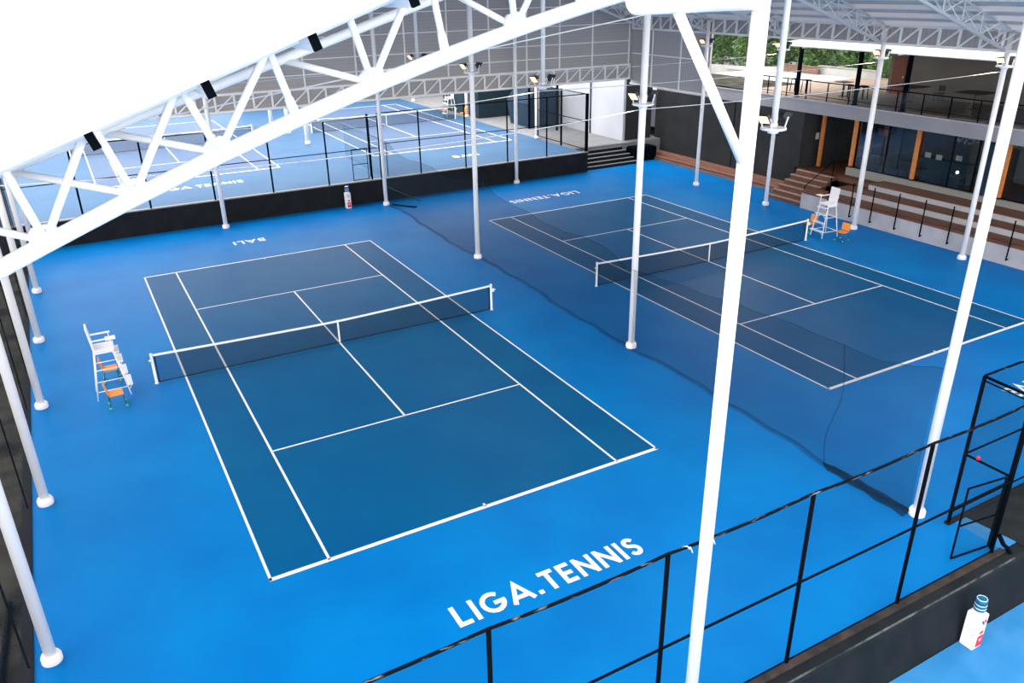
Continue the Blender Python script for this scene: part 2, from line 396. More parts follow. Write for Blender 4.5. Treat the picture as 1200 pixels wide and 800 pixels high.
# ------------------------------------------------------------------ roof trusses
def sag(p, q, s, n=14):
    p, q = Vector(p), Vector(q)
    return [p.lerp(q, i/n) - Vector((0,0,s*4*(i/n)*(1-i/n))) for i in range(n+1)]
def web(t, p, q, r=.032): MB().cyl(p, q, r, n=10).build('web_member', 'steel', t)
def front_truss():
    Yb, Yf, Yr = -17.8, -18.1, -17.45
    zb = lambda x: 12.192 + .188*x - .014*x*x
    zf = lambda x: 13.49 + .346*x
    zr = lambda x: 13.05 + .307*x
    t = thing('roof_truss', 'big white pipe truss slanting across the upper left under the blown-out roof edge', 'roof truss', (-9.87,Yb,9.0))
    MB().tube([(-10+.5*i,Yb,zb(-10+.5*i)) for i in range(39)], .092, 20).build('bottom_chord', 'steel', t)
    MB().cyl((-10.2,Yf,zf(-10.2)),(9,Yf,zf(9)), .05, n=16).build('top_chord', 'steel', t)
    MB().cyl((-10.2,Yr,zr(-10.2)),(9,Yr,zr(9)), .055, n=16).build('top_chord', 'steel', t)
    B = [-8.85,-7.87,-6.95,-6.02,-5.13,-4.19,-3.24,-2.27,-1.31,-.35,.6,1.55,2.5,3.45,4.4,5.35,6.3,7.25,8.2]
    def b(x): return (x, Yb, zb(x)+.03)
    def f(x): return (x, Yf, zf(x)-.02)
    def r(x): return (x, Yr, zr(x)-.02)
    for bx, tx in ((-8.85,-9.2),(-8.85,-8.2),(-7.87,-8.05),(-7.87,-7.31),(-6.95,-7.2),(-6.95,-6.42),(-6.02,-6.33),(-6.02,-5.46),(-5.13,-5.40),(-4.19,-4.50),(-4.19,-3.78),(-3.24,-3.52),(-2.27,-2.55),(-2.27,-1.75),(-1.31,-1.62)):
        web(t, b(bx), f(tx), .042)
    for bx, tx in ((-7.87,-9.0),(-6.95,-8.06),(-6.02,-7.09),(-4.19,-5.10),(-2.27,-2.95)): web(t, b(bx), r(tx), .040)
    for x in B[9:]: web(t, b(x), f(x-.35), .042); web(t, b(x), f(x+.4), .042); web(t, b(x), r(x-.8), .038)
    for x in B:
        if x in (-5.13,-3.24,-1.31): continue
        MB().prism([(x-.15,zb(x)-.02),(x+.15,zb(x)+.03),(x+.12,zb(x)+.19),(x+.02,zb(x)+.21),(x-.10,zb(x)+.18),(x-.15,zb(x)+.12)], Yb-.035, Yb+.035, 'y').build('gusset_plate', 'steel', t)
    for x, tx in ((-5.13,-5.40),(-3.24,-3.52),(-1.31,-1.62)):
        p = Vector(b(x)); q = Vector(f(tx)); MB().cyl(p, p.lerp(q, .30), .062, .05, n=12).build('sleeve', 'steel', t)
    mir = lambda x: 18 - x
    MB().tube([(mir(-10+.5*i),Yb,zb(-10+.5*i)) for i in range(39)], .09, 12).build('bottom_chord', 'steel', t)
    MB().cyl((9,Yf,zf(9)),(28.2,Yf,zf(-10.2)), .05, n=16).build('top_chord', 'steel', t)
    for x in B: web(t, (mir(x),Yb,zb(x)), (mir(x-.35),Yf,zf(x-.35)), .04); web(t, (mir(x),Yb,zb(x)), (mir(x+.4),Yf,zf(x+.4)), .04)
front_truss()
def inner_truss(y, lab):
    t = thing('roof_truss', lab, 'roof truss', (9,y,15), 'roof trusses inside the hall')
    for s in (-1, 1):
        X = lambda x: 9 + s*(9-x)   # x is the left-half coordinate
        P = lambda x, z, dy=0: (X(x), y+dy, z)
        MB().cyl(P(-9.9, 12.71-.346*9.9), P(9, 12.71+.346*9), .075, n=10).build('bottom_chord', 'steel', t)
        for dy in (-.38, .38):
            MB().cyl(P(-10, 13.40-.346*10, dy), P(9, 13.40+.346*9, dy), .045, n=8).build('top_chord', 'steel', t)
        xs = [-9.3 + 1.31*i for i in range(14)]
        if s == -1: xs = xs[1::2]          # over the left court only a few members show under the roof edge
        for x in xs:
            for dy in (-.38, .38):
                for dx in (-.6, .6):
                    MB().cyl(P(x, 12.73+.346*x), P(x+dx, 13.38+.346*(x+dx), dy), .024, n=6, caps=False).build('web_member', 'steel', t)
for y, l in zip(rows[1:], ['white roof truss, the next one behind the front truss', 'white roof truss above the nearest column of the right row',
        'white roof truss above the right umpire chair', 'white roof truss above the timber stairs', 'white roof truss above the dark side wall', 'white roof truss at the grey end wall']):
    inner_truss(y, l)

# purlins (C-sections) with dark open ends towards the camera
px_ = [-7.26 + 1.105*i for i in range(-2, 15)]
n = 0
near_lab = ['lowest', 'second', 'third', 'fourth']
for i, x in enumerate(px_):
    for mx in (x, 18-x):
        z = 13.47 + .346*x
        a = math.atan(.346)*(1 if mx == x else -1)
        u = Vector((-math.sin(a), 0, math.cos(a)))
        vis = mx == x and 2 <= i <= 5
        lab = ('white roof purlin, %s of the four black open ends on the slanting roof edge' % near_lab[i-2]) if vis else 'white roof purlin running the length of the hall under the sheeting'
        t = thing('roof_purlin', lab, 'purlin', (mx,-18.6,z), 'roof purlins')
        MB().bar((mx,-18.55,z),(mx,20.1,z), .09, .19, u).build('channel', 'steel', t)
        MB().bar((mx,-18.62,z),(mx,-18.55,z), .085, .18, u).build('open_end', 'black', t)
# roof sheeting
mb = MB(); mt = MB()
for s in (-1, 1):
    x0, x1 = (-10.5, 9) if s == -1 else (28.5, 9)
    z0 = 13.47 + .346*-10.5 + .10; z1 = 13.47 + .346*9 + .10
    for q, dz0, dz1 in ((mb, 0, .03), (mt, .03, .06)):
        q.prism([(x0,z0+dz0),(x1,z1+dz0),(x1,z1+dz1),(x0,z0+dz1)], -18.75, 20.5, 'y')
roof = struct('ceiling', mb, 'ceiling')
mt.build('roof_sheeting', 'rooftop', roof)

# ------------------------------------------------------------------ end wall cladding above the lattice beam
GY = 20.3
end = struct('wall_back', MB().prism([(-10.2,5.85),(28.42,5.85),(28.42,9.95),(9,16.5),(-10.2,9.95)], GY, GY+.08, 'y'), 'clad')
def zr(x): return 13.3 + .346*(x if x < 9 else 18-x)
for x in (-7.1,-4,-.9,2.2,5.3,8.4,11.5,14.3,17.16,19.9,22.4,25.0,28.05):
    MB().box((x-.04,GY-.06,6.9),(x+.04,GY,zr(x)-.1)).build('gable_post', 'steel_warm', end)
for z in (7.6,8.42,9.55,10.7,11.9):
    xl = max(-10, (z-13.3)/.35); MB().box((xl,GY-.05,z-.025),(18-xl if xl > -9.9 else 28.1,GY,z+.025)).build('girt', 'steel_warm', end)

def lattice(name, lab, p0, p1, z0, z1, step, r=.045, m='steel_warm', grp=None, flip=False):
    p0, p1 = Vector((*p0, 0)), Vector((*p1, 0)); d = p1-p0; n = max(1, round(d.length/step)); d = d/n
    t = thing(name, lab, 'lattice beam', (p0.x,p0.y,z0), grp)
    up = Vector((0,0,1))
    for z in (z0, z1): MB().bar(p0+up*z, p1+up*z, .12, .12).build('chord', m, t)
    for i in range(n+1):
        MB().bar(p0+d*i+up*z0, p0+d*i+up*z1, .10, .09).build('upright', m, t)
        if i < n: MB().bar(p0+d*i+up*((z1-.03) if flip else (z0+.03)), p0+d*(i+1)+up*((z0+.03) if flip else (z1-.03)), .07, .07).build('diagonal', m, t)
lattice('lattice_beam', 'long grey lattice beam running along the foot of the grey end wall', (-10.1,20.18), (28.1,20.18), 5.95, 6.87, 1.04)
lattice('lattice_beam', 'white lattice beam along the right eave above the building', (28.1,-17.6), (28.1,20.0), 9.22, 10.05, 1.0, m='steel', flip=True)
# right side: sheeting behind the eave beam and the side cladding
sd = struct('wall_right', MB().box((28.32,-18.6,9.15),(28.40,20.3,10.15)), 'clad_side')
sc = struct('wall_right', MB().box((28.32,12.3,5.6),(28.40,20.3,9.15)), 'clad_side')
for y in (12.3,15.1,18.0): MB().box((28.26,y-.04,5.6),(28.32,y+.04,9.15)).build('side_post', 'steel_warm', sc)
for z in (7.6,): MB().box((28.26,12.3,z-.035),(28.32,20.2,z+.035)).build('girt', 'steel_warm', sc)
MB().box((28.24,12.2,5.55),(28.42,20.3,5.63)).build('ledge', 'steel', sc)

# ------------------------------------------------------------------ floodlights
def floodlight():
    t = thing('floodlight_mount', 'x', 'floodlight', (0,0,0), 'floodlight pairs on the column plates')
    MB().lathe([(.30,0),(.345,.015),(.345,.06),(.30,.075)], (0,0,-.04), 28).build('round_plate', 'white', t)
    MB().cyl((0,0,-.12),(0,0,-.04), .14, .16, n=16).build('bracket_collar', 'white', t)
    for s in (-1, 1):
        h = MB()
        c = Vector((s*.36, 0, .30)); ax = Vector((s*.80, -.1, -.6)).normalized()    # head looks out and down
        side = Vector((0,1,0)); side = (side - ax*side.dot(ax)).normalized(); upv = ax.cross(side)
        def bx(mb, c0, c1, w0, w1, h0, h1):
            vs = []
            for cc, w, hh in ((c0, w0, h0), (c1, w1, h1)):
                for i, j in ((-1,-1),(1,-1),(1,1),(-1,1)): vs.append(cc + side*(i*w/2) + upv*(j*hh/2))
            mb.add(vs, [(0,1,2,3),(7,6,5,4),(0,4,5,1),(1,5,6,2),(2,6,7,3),(3,7,4,0)])
        bx(h, c-ax*.11, c+ax*.04, .18, .34, .13, .26)
        bx(h, c+ax*.04, c+ax*.06, .37, .37, .29, .29)
        hd = h.build('lamp_head', 'lampdark', t)
        l = MB(); bx(l, c+ax*.06, c+ax*.066, .32, .32, .24, .24)
        l.build('lens', 'lampglow' if s < 0 else 'lensgrey', hd)
        MB().bar((s*.24,-.17,.02),(s*.33,-.17,.30), .025, .035).bar((s*.24,.17,.02),(s*.33,.17,.30), .025, .035).bar((s*.24,-.18,.03),(s*.24,.18,.03), .03, .025).build('yoke', 'white', t)
    return t
flood = floodlight()
fl = [(9.07,-5.9,8.58,'lit floodlight pair on the white column right of the left court net'),
      (9.0,6.32,8.6,'lit floodlight pair on the white column between the courts, beyond the left net'),
      (9.0,.2,8.58,'lit floodlight pair under the thin hanging pole near the top centre'),
      (9.0,12.4,8.6,'dim floodlight pair under the hanging pole just left of top centre'),
      (9.4,-11.2,8.5,'lit floodlight pair in front of the dark side wall, on a long hanging pole'),
      (27.84,12.2,8.5,'lit floodlight pair left of the tree view on the right row'),
      (27.92,6.2,8.6,'lit floodlight pair in front of the trees on the right row'),
      (28.16,.14,8.56,'lit floodlight pair at the left end of the bright canopy'),
      (28.3,-5.9,8.6,'lit floodlight pair at the right end of the bright canopy')]
for i, (x, y, z, l) in enumerate(fl):
    o = flood if i == 0 else copy_tree(flood)
    o.location = (x,y,z); o['label'] = l
    if i in (0, 4, 5, 6, 7, 8, 1, 2):
        ld = bpy.data.lights.new('floodlight_beam', 'SPOT'); ld.energy = 260; ld.color = (1, .72, .45); ld.spot_size = 2.2; ld.spot_blend = .8; ld.shadow_soft_size = .2
        lo = bpy.data.objects.new('floodlight_beam', ld); C.objects.link(lo); lo.parent = o; lo.location = (-.46,-.02,.22)
        lo.rotation_euler = Vector((-.80,-.1,-.6)).to_track_quat('-Z','Y').to_euler()
# hanging poles
for x, y, z, l in ((9.0,.2,8.63,'thin white pole hanging from the roof, top centre, with a lit floodlight'),(9.0,12.4,8.65,'thin pale pole hanging from the roof, left of top centre'),
                   (9.4,-11.2,8.55,'white pole hanging from the roof right of the big foreground column')):
    t = thing('hanging_pole', l, 'pole', (x,y,z), 'poles hanging from the roof')
    MB().cyl((x,y,z),(x,y,15.05), .085, n=14).build('shaft', 'steel', t)
    MB().lathe([(.02,0),(.10,.02),(.11,.1)], (x,y,z-.01), 14).build('end_cap', 'steel', t)

# tie cables
def cable(p, q, s, l, r=.013): tag(MB().tube(sag(p, q, s, 24), r, 6).build('tie_cable', 'cable'), l, 'cable', 'cables strung across the hall')
cable((9.0,-5.9,8.42),(28.16,-5.9,8.40),.10,'white cable strung from the centre column to the nearest right-row column')
cable((-9.8,-5.9,8.3),(9.0,-5.9,8.42),.35,'thin cable across the hall over the left court net, nearest of its kind')
cable((9.0,.2,8.4),(28.02,.14,8.38),.1,'thin cable from the hanging pole to the column by the right umpire chair')
cable((-9.8,.1,8.3),(9.0,.2,8.4),.3,'thin cable across the hall over the middle of the left court')
cable((-9.8,12.35,8.4),(9.0,12.4,8.45),.2,'thin cable before the grey end wall over the left court')
cable((9,6.32,8.42),(27.79,6.2,8.42),.1,'thin cable above the far half of the right court')
cable((-9.8,-12,9.75),(9.0,-12.0,12.15),.02,'white cable rising just under the bottom chord of the front truss', .013)

# ------------------------------------------------------------------ divider net between the two courts
def divider():
    t = thing('divider_net', 'tall see-through dark net hanging between the left and the right court', 'net', (9.03,0,0))
    keys = [(-17.45,3.98),(-16.6,3.72),(-15.8,3.58),(-14.2,3.52),(-11.5,3.42),(-8.5,3.15),(-5.8,3.0),(-3.6,3.35),(0,3.22),(3,3.4),(6.3,3.85),(9.5,3.35),(12.4,3.5),(15.5,3.3),(18.3,3.9)]
    def top(y):
        for (a, za), (b, zb) in zip(keys, keys[1:]):
            if a <= y <= b:
                u = (y-a)/(b-a); u = u*u*(3-2*u); return za + (zb-za)*u
        return 3.5
    def X(y, z): return 9.03 + .05*math.sin(y*1.3) + .04*math.sin(y*3.1+z) + (.10*math.sin(y*.5)*(1-z/4))
    N = 150; R = 8; mb = MB(); vs = []; fs = []
    for i in range(N+1):
        y = -17.45 + (18.3+17.45)*i/N; zt = top(y)
        for j in range(R+1):
            z = .01 + (zt-.01)*j/R; vs.append((X(y, z), y, z))
    for i in range(N):
        for j in range(R):
            a = i*(R+1)+j; fs.append((a, a+R+1, a+R+2, a+1))
    mb.add(vs, fs, True); mb.build('netting', 'net_divider', t)
    ys = [-17.45 + (35.75)*i/N for i in range(N+1)]
    MB().tube([(X(y, top(y)), y, top(y)) for y in ys], .012, 5).build('top_cord', 'net_fold', t)
    h = MB()
    for i in range(N):
        y0, y1 = ys[i], ys[i+1]
        h.quad((X(y0,0)-.10,y0,.012),(X(y1,0)-.10,y1,.012),(X(y1,0)+.14,y1,.014),(X(y0,0)+.14,y0,.014))
    h.build('bottom_hem', 'net_fold', t)
    for ys_ in (-14.9,):
        MB().tube([(X(ys_,z)+.01, ys_+.12*math.sin(z*2.1), z) for z in [3.55*k/12 for k in range(13)]], .02, 5).build('seam', 'net_fold', t)
    # loose netting gathered on the ground at the near end
    b = MB()
    L = [(-14.8,-.1,.0),(-15.1,.10,.05),(-15.45,.05,.10),(-15.9,.14,.12),(-16.3,.06,.10),(-16.7,.15,.14),(-17.1,.08,.12),(-17.5,.14,.10)]
    for k in range(len(L)-1):
        (y0,w0,h0),(y1,w1,h1) = L[k], L[k+1]
        b.add([(9-w0-.16,y0,.008),(9-w1-.16,y1,.008),(9-.05,y1,h1+.02),(9-.05,y0,h0+.02),(9+w0,y0,.01),(9+w1,y1,.01)], [(0,1,2,3),(3,2,5,4)], True)
    b.build('gathered_netting', 'hem', t)
    # far end strap down to the floor
    MB().tube([(9.1,18.55,1.05),(9.75,18.35,.7),(10.4,18.1,.35),(10.95,17.95,.05)], .03, 6).build('strap', 'darkgreen', t)
    MB().tube([(9.2,18.2,.03),(9.8,17.3,.03),(10.2,16.8,.03)], .05, 6).build('loose_rope', 'black', t)
divider()

# ------------------------------------------------------------------ tennis nets
def tennis_net(cx, cy, z, lab):
    t = thing('tennis_net', lab, 'tennis net', (cx,cy,z), 'tennis nets')
    W = 6.42
    def top(x): return z + .914 + (1.07-.914)*(abs(x)/W)**1.3
    xs = [-W+.06 + (2*W-.12)*i/40 for i in range(41)]
    mb = MB()
    for a, b in zip(xs, xs[1:]): mb.quad((cx+a,cy,z+.03),(cx+b,cy,z+.03),(cx+b,cy,top(b)-.04),(cx+a,cy,top(a)-.04))
    mb.build('netting', 'net_tennis', t)
    mb = MB()
    for a, b in zip(xs, xs[1:]):
        mb.add([(cx+a,cy-.022,top(a)-.065),(cx+b,cy-.022,top(b)-.065),(cx+b,cy-.022,top(b)),(cx+a,cy-.022,top(a)),(cx+a,cy+.022,top(a)-.065),(cx+b,cy+.022,top(b)-.065),(cx+b,cy+.022,top(b)),(cx+a,cy+.022,top(a))],
               [(0,1,2,3),(7,6,5,4),(3,2,6,7),(4,5,1,0)])
    mb.build('white_tape', 'line', t)
    mb = MB().bar((cx-W+.06,cy,z+.035),(cx+W-.06,cy,z+.035), .03, .03)
    mb.build('bottom_cord', 'hem', t)
    for s in (-1, 1):
        mb = MB().bar((cx+s*(W-.09),cy,z+.03),(cx+s*(W-.09),cy,top(W)-.03), .05, .012); mb.build('side_band', 'hem', t)
        p = MB().lathe([(.07,0),(.07,.012),(.045,.02),(.045,1.06),(.05,1.07),(.05,1.10),(.02,1.12)], (cx+s*W,cy,z), 14).build('net_post', 'line', t)
        if s > 0: MB().box((cx+W+.03,cy-.04,z+.78),(cx+W+.13,cy+.04,z+.90)).cyl((cx+W+.12,cy,z+.84),(cx+W+.20,cy,z+.86), .02, n=8).build('winder', 'line', p)
        else: MB().cyl((cx-W-.10,cy,z+.86),(cx-W-.03,cy,z+.86), .035, n=8).build('cable_hook', 'line', p)
    MB().box((cx-.03,cy-.014,z+.01),(cx+.03,cy+.014,z+.93)).build('centre_strap', 'line', t)
tennis_net(0,0,0,'tennis net with white tape across the left court')
tennis_net(18.05,.03,0,'tennis net with white tape across the right court')
tennis_net(-.76,38.6,HT,'distant tennis net on the far left court behind the black wall')
tennis_net(16.8,38.65,HT,'distant tennis net on the far right court behind the black wall')

# ------------------------------------------------------------------ umpire chairs
def umpire_chair():
    t = thing('umpire_chair', 'x', 'umpire chair', (0,0,0), 'umpire chairs')
    # faces +x; feet at x=-.50 and .50, y=-.42 .. .42
    def leg(sy, fx):
        z1 = 1.66
        p = (-.50 if fx < 0 else .50, sy*.42, 0); q = (-.27 if fx < 0 else .25, sy*.27, z1)
        return p, q
    for sy in (-1, 1):
        for fx in (-1, 1):
            p, q = leg(sy, fx); MB().cyl(p, q, .024, n=10).build('leg', 'white', t)
    def at(sy, fx, z):
        p, q = leg(sy, fx); return Vector(p).lerp(Vector(q), z/1.66)
    for z in (.30, 1.02):
        for sy in (-1, 1): MB().cyl(at(sy,-1,z), at(sy,1,z), .017, n=8).build('rung', 'white', t)
        MB().cyl(at(-1,-1,z), at(1,-1,z), .017, n=8).build('rung', 'white', t)
    for z in (.35,.77,1.19,1.52):
        a, b = at(-1,1,z), at(1,1,z)
        MB().box((a.x-.03,a.y-.02,z-.02),(a.x+.17,b.y+.02,z+.02)).bar((a.x+.14,a.y+.02,z-.02),(a.x+.05,a.y+.02,z-.16), .02, .02).bar((b.x+.14,b.y-.02,z-.02),(b.x+.05,b.y-.02,z-.16), .02, .02).build('step', 'white', t, .006)
    MB().box((-.30,-.31,1.66),(.33,.31,1.72)).box((-.30,-.31,1.56),(.30,-.28,1.66)).box((-.30,.28,1.56),(.30,.31,1.66)).build('seat', 'white', t, .012)
    bk = MB().prism([(-.31,1.72),(-.25,1.72),(-.33,2.46),(-.39,2.46)], -.29, .29, 'y').build('backrest', 'white', t, .015)
    for sy in (-1, 1):
        MB().box((-.32,sy*.31-.035,2.02),(.30,sy*.31+.035,2.06)).bar((.24,sy*.31,1.72),(.24,sy*.31,2.02), .03, .03).build('armrest', 'white', t, .008)
    MB().box((.12,-.52,2.06),(.42,-.20,2.085)).build('writing_board', 'white', t, .006)
    return t
ump = umpire_chair(); ump.location = (-7.76,0,0); ump['label'] = 'white umpire chair with steps left of the left court, beside its net'
place(ump, (25.9,.12,0), PI-.12, 'white umpire chair at the right court, in front of the grandstand')
place(ump, (23.3,39.9,HT), PI, 'small distant white umpire chair on the far court')

def player_chair():
    t = thing('player_chair', 'x', 'chair', (0,0,0), 'orange chairs with tennis balls on their feet')
    for sx in (-1, 1):
        for sy in (-1, 1):
            l = MB().cyl((sx*.24,sy*.23,.03),(sx*.19,sy*.20,.43), .014, n=8).build('leg', 'darkgreen', t)
            MB().lathe([(.012,-.04),(.035,-.025),(.042,0),(.035,.025),(.012,.04)], (sx*.24,sy*.23,.041), 12).build('tennis_ball', 'ballgreen', l)
    mb = MB()
    N = 8
    for i in range(N):           # shaped seat, slightly dished
        y0, y1 = -.23+.46*i/N, -.23+.46*(i+1)/N
        d = lambda y: .43 + .12*y*y*4*.3
        mb.add([(-.21,y0,d(y0)),(.22,y0,d(y0)),(.22,y1,d(y1)),(-.21,y1,d(y1)),(-.21,y0,d(y0)+.03),(.22,y0,d(y0)+.03),(.22,y1,d(y1)+.03),(-.21,y1,d(y1)+.03)],
               [(0,3,2,1),(4,5,6,7),(0,1,5,4),(2,3,7,6),(1,2,6,5),(3,0,4,7)])
    mb.build('seat', 'orange', t)
    MB().prism([(-.235,.50),(-.205,.50),(-.28,.86),(-.31,.86)], -.23, .23, 'y').build('backrest', 'orange', t, .01)
    for sy in (-1, 1): MB().bar((-.20,sy*.18,.42),(-.255,sy*.18,.66), .02, .02).build('back_post', 'darkgreen', t)
    return t
pc = player_chair(); pc.location = (-7.71,-1.03,0); pc.rotation_euler = (0,0,.03); pc['label'] = 'orange chair left of the left court, on the near side of the umpire chair'
place(pc, (-7.71,1.07,0), -.04, 'orange chair left of the left court, on the far side of the umpire chair')
place(pc, (25.95,-.95,0), PI+.1, 'orange chair at the right court, right of the umpire chair')
place(pc, (25.85,1.05,0), PI-.1, 'orange chair at the right court, left of the umpire chair')
place(pc, (23.9,38.5,HT), PI, 'distant orange chair right of the far umpire chair')
place(pc, (23.2,40.9,HT), PI, 'distant orange chair left of the far umpire chair')

# ------------------------------------------------------------------ water dispensers
def dispenser():
    t = thing('water_dispenser', 'x', 'water dispenser', (0,0,0), 'water dispensers')
    # front faces -y
    MB().box((-.17,-.17,.02),(.17,.17,1.02)).build('body', 'white', t, .02)
    MB().box((-.15,-.15,0),(.15,.15,.03)).build('base', 'white', t)
    MB().lathe([(.13,1.02),(.145,1.05),(.145,1.07),(.11,1.09)], (0,0,0), 24).build('collar', 'white', t)
    bt = MB().lathe([(.05,1.06),(.10,1.08),(.135,1.12),(.135,1.17),(.125,1.18),(.125,1.195),(.135,1.205),(.135,1.27),(.125,1.28),(.125,1.295),(.135,1.305),(.135,1.40),(.12,1.43),(.09,1.44)], (0,0,0), 24).build('water_bottle', 'bluewater', t)
    for z in (1.187,1.287): MB().lathe([(.127,z-.012),(.138,z-.008),(.138,z+.008),(.127,z+.012)], (0,0,0), 24).build('rib', 'bluepale', bt)
    MB().tube([(.112*math.cos(a*PI/12), .112*math.sin(a*PI/12), 1.438) for a in range(25)], .009, 6).build('rim', 'bluepale', bt)
    MB().box((-.09,-.176,.08),(.14,-.17,.42)).build('red_panel', 'red', t)
    q = MB(); q.add([(-.02,-.179,.30),(.03,-.179,.22),(.08,-.179,.30),(.08,-.179,.36),(.03,-.179,.28),(-.02,-.179,.36)], [(0,1,4,5),(1,2,3,4)]); q.build('white_mark', 'white', t)
    r = MB(); r.add([(.02+.09*math.cos(a*PI/8), -.176, .52+.05*math.sin(a*PI/8)) for a in range(16)], [list(range(16))]); r.build('red_oval', 'red', t)
    r = MB(); r.add([(-.06,-.176,.74),(.08,-.176,.76),(.06,-.176,.80),(-.01,-.176,.79)], [(0,1,2,3)]); r.build('red_mark', 'red', t)
    MB().box((-.07,-.20,.84),(-.03,-.17,.90)).build('tap', 'bluewater', t); MB().box((.03,-.20,.84),(.07,-.17,.90)).build('tap', 'red', t)
    return t
wd = dispenser(); wd.location = (7.80,-20.17,LO); wd.scale = (.91,.91,.91); wd.rotation_euler = (0,0,0); wd['label'] = 'white water dispenser with blue bottle at the foot of the dark front wall'
place(wd, (6.7,18.95,0), .0, 'white and red water dispenser standing against the black back wall')

# ------------------------------------------------------------------ fences
def post(t, x, y, z0, z1, r=.035, m='black'): MB().cyl((x,y,z0),(x,y,z1), r, n=8).build('post', m, t)
def rail(t, p, q, r=.022, m='black', name='rail'): MB().cyl(p, q, r, n=8).build(name, m, t)
f1 = thing('fence', 'nearest black wire fence crossing the bottom right, with a taped top rope', 'fence', (0,-19.36,.02))
xs = [-10.1,-6.92,-3.73,-.53,2.72,5.98,9.28]
for x in xs: post(f1, x, -19.40, .015, 3.96, .04)
rail(f1, (-10.1,-19.40,1.98), (9.28,-19.40,1.98), .024)
rail(f1, (-10.1,-19.40,.05), (9.28,-19.40,.05), .016)
pts = []
for a, b in zip(xs, xs[1:]):
    pts += sag((a,-19.40,3.97), (b,-19.40,3.97), .05, 8)[:-1]
pts.append(Vector((9.28,-19.40,3.97)))
MB().tube(pts, .027, 8).build('top_rope', 'rope', f1)
mb = MB(); mb.quad((-10.1,-19.37,.05),(9.28,-19.37,.05),(9.28,-19.37,3.95),(-10.1,-19.37,3.95)); mb.build('wire_mesh', 'wire', f1)
# tie tapes near the big column
for k, (dx, dz) in enumerate(((-.24,.03),(-.17,-.02),(.16,.02),(.22,.05),(.30,-.03))):
    MB().tube([(BX+dx,-19.36,3.93+dz*.5),(BX+dx+.02,-19.44,3.98+dz),(BX+dx+.05,-19.47,3.90+dz*2)], .011, 5).build('tie_tape', 'white', f1)

f2 = thing('fence', 'black wire fence portal and side run beside the small open gate at the right edge', 'fence', (9.4,-18.2,0))
post(f2, 9.42,-18.22,.05,4.02,.045); post(f2, 9.42,-19.30,.02,3.98,.05)
rail(f2, (9.42,-18.22,4.02),(9.42,-19.30,3.98), .035); rail(f2, (9.42,-18.22,1.98),(9.42,-19.30,1.98), .03)
rail(f2, (9.42,-18.20,3.92),(9.42,-19.30,3.86), .018)
for x in (12.6,15.8,19,22.2,25.4,28.4): post(f2, x,-18.22,.05,4.02,.04)
rail(f2, (9.42,-18.22,4.04),(28.4,-18.22,4.04), .028, 'rope', 'top_rope'); rail(f2, (9.42,-18.22,2.0),(28.4,-18.22,2.0), .024); rail(f2, (9.42,-18.22,.35),(28.4,-18.22,.35), .02)
mb = MB(); mb.quad((9.42,-18.22,.1),(28.4,-18.22,.1),(28.4,-18.22,4),(9.42,-18.22,4)); mb.build('wire_mesh', 'wire', f2)
mb = MB(); mb.quad((9.42,-18.22,2),(9.42,-19.3,2),(9.42,-19.3,3.95),(9.42,-18.22,3.95)); mb.build('wire_mesh', 'wire', f2)
MB().lathe([(.01,0),(.04,.02),(.045,.08),(.01,.12)], (9.42,-18.52,1.98), 10).build('red_tag', 'red', f2)
gt = thing('gate', 'small black wire gate standing open at the right end of the near fence', 'gate', (9.34,-19.28,.05))
gp, gq = Vector((9.36,-19.25,0)), Vector((8.22,-19.10,0)); up = Vector((0,0,1))
for a in (gp, gq): MB().cyl(a+up*.06, a+up*1.96, .024, n=8).build('stile', 'black', gt)
for z in (.06,.95,1.96): MB().cyl(gp+up*z, gq+up*z, .022, n=8).build('gate_rail', 'black', gt)
mb = MB(); mb.quad(gp+up*.06, gq+up*.06, gq+up*1.96, gp+up*1.96); mb.build('wire_mesh', 'wire', gt)
MB().tube([(9.42,-19.40,.45),(9.52,-19.5,.2),(9.60,-19.56,.12),(9.66,-19.62,-.02),(9.70,-19.66,-.12)], .05, 8).build('bundled_rope', 'black', gt)

f3 = thing('fence', 'black wire fence on top of the black back wall in front of the far courts', 'fence', (0,19.5,HT))
bx = [-13.9,-10.65,-7.35,-4.04,-.68,2.56,5.86,9.15,11.77,14.9,17.95,20.97,24.1]
for x in bx: post(f3, x,19.53,HT+.09,5.08 if x < 9 else 5.25,.05)
rail(f3, (-13.9,19.53,5.07),(9.15,19.53,5.07), .03); rail(f3, (9.15,19.53,5.25),(24.1,19.53,5.25), .03)
rail(f3, (-13.9,19.53,3.25),(9.15,19.53,3.25), .025); rail(f3, (9.15,19.53,3.45),(24.1,19.53,3.45), .025)
mb = MB(); mb.quad((-13.9,19.53,1.4),(24.1,19.53,1.4),(24.1,19.53,5.1),(-13.9,19.53,5.1)); mb.build('wire_mesh', 'wire_far', f3)
post(f3, 8.55,19.53,HT+.09,5.25,.05); post(f3, 8.85,20.6,HT,5.1,.04); rail(f3, (8.55,19.53,3.3),(8.85,20.6,3.3), .03); rail(f3, (8.55,19.53,5.2),(8.85,20.6,5.1), .03)
g2 = thing('gate', 'small far gate in the black fence beside the column at the back wall', 'gate', (7.9,19.7,HT))
for x in (7.45,8.4): MB().cyl((x,19.72,HT+.02),(x,19.72,3.25), .025, n=8).build('stile', 'black', g2)
for z in (1.42,2.35,3.25): MB().cyl((7.45,19.72,z),(8.4,19.72,z), .022, n=8).build('gate_rail', 'black', g2)
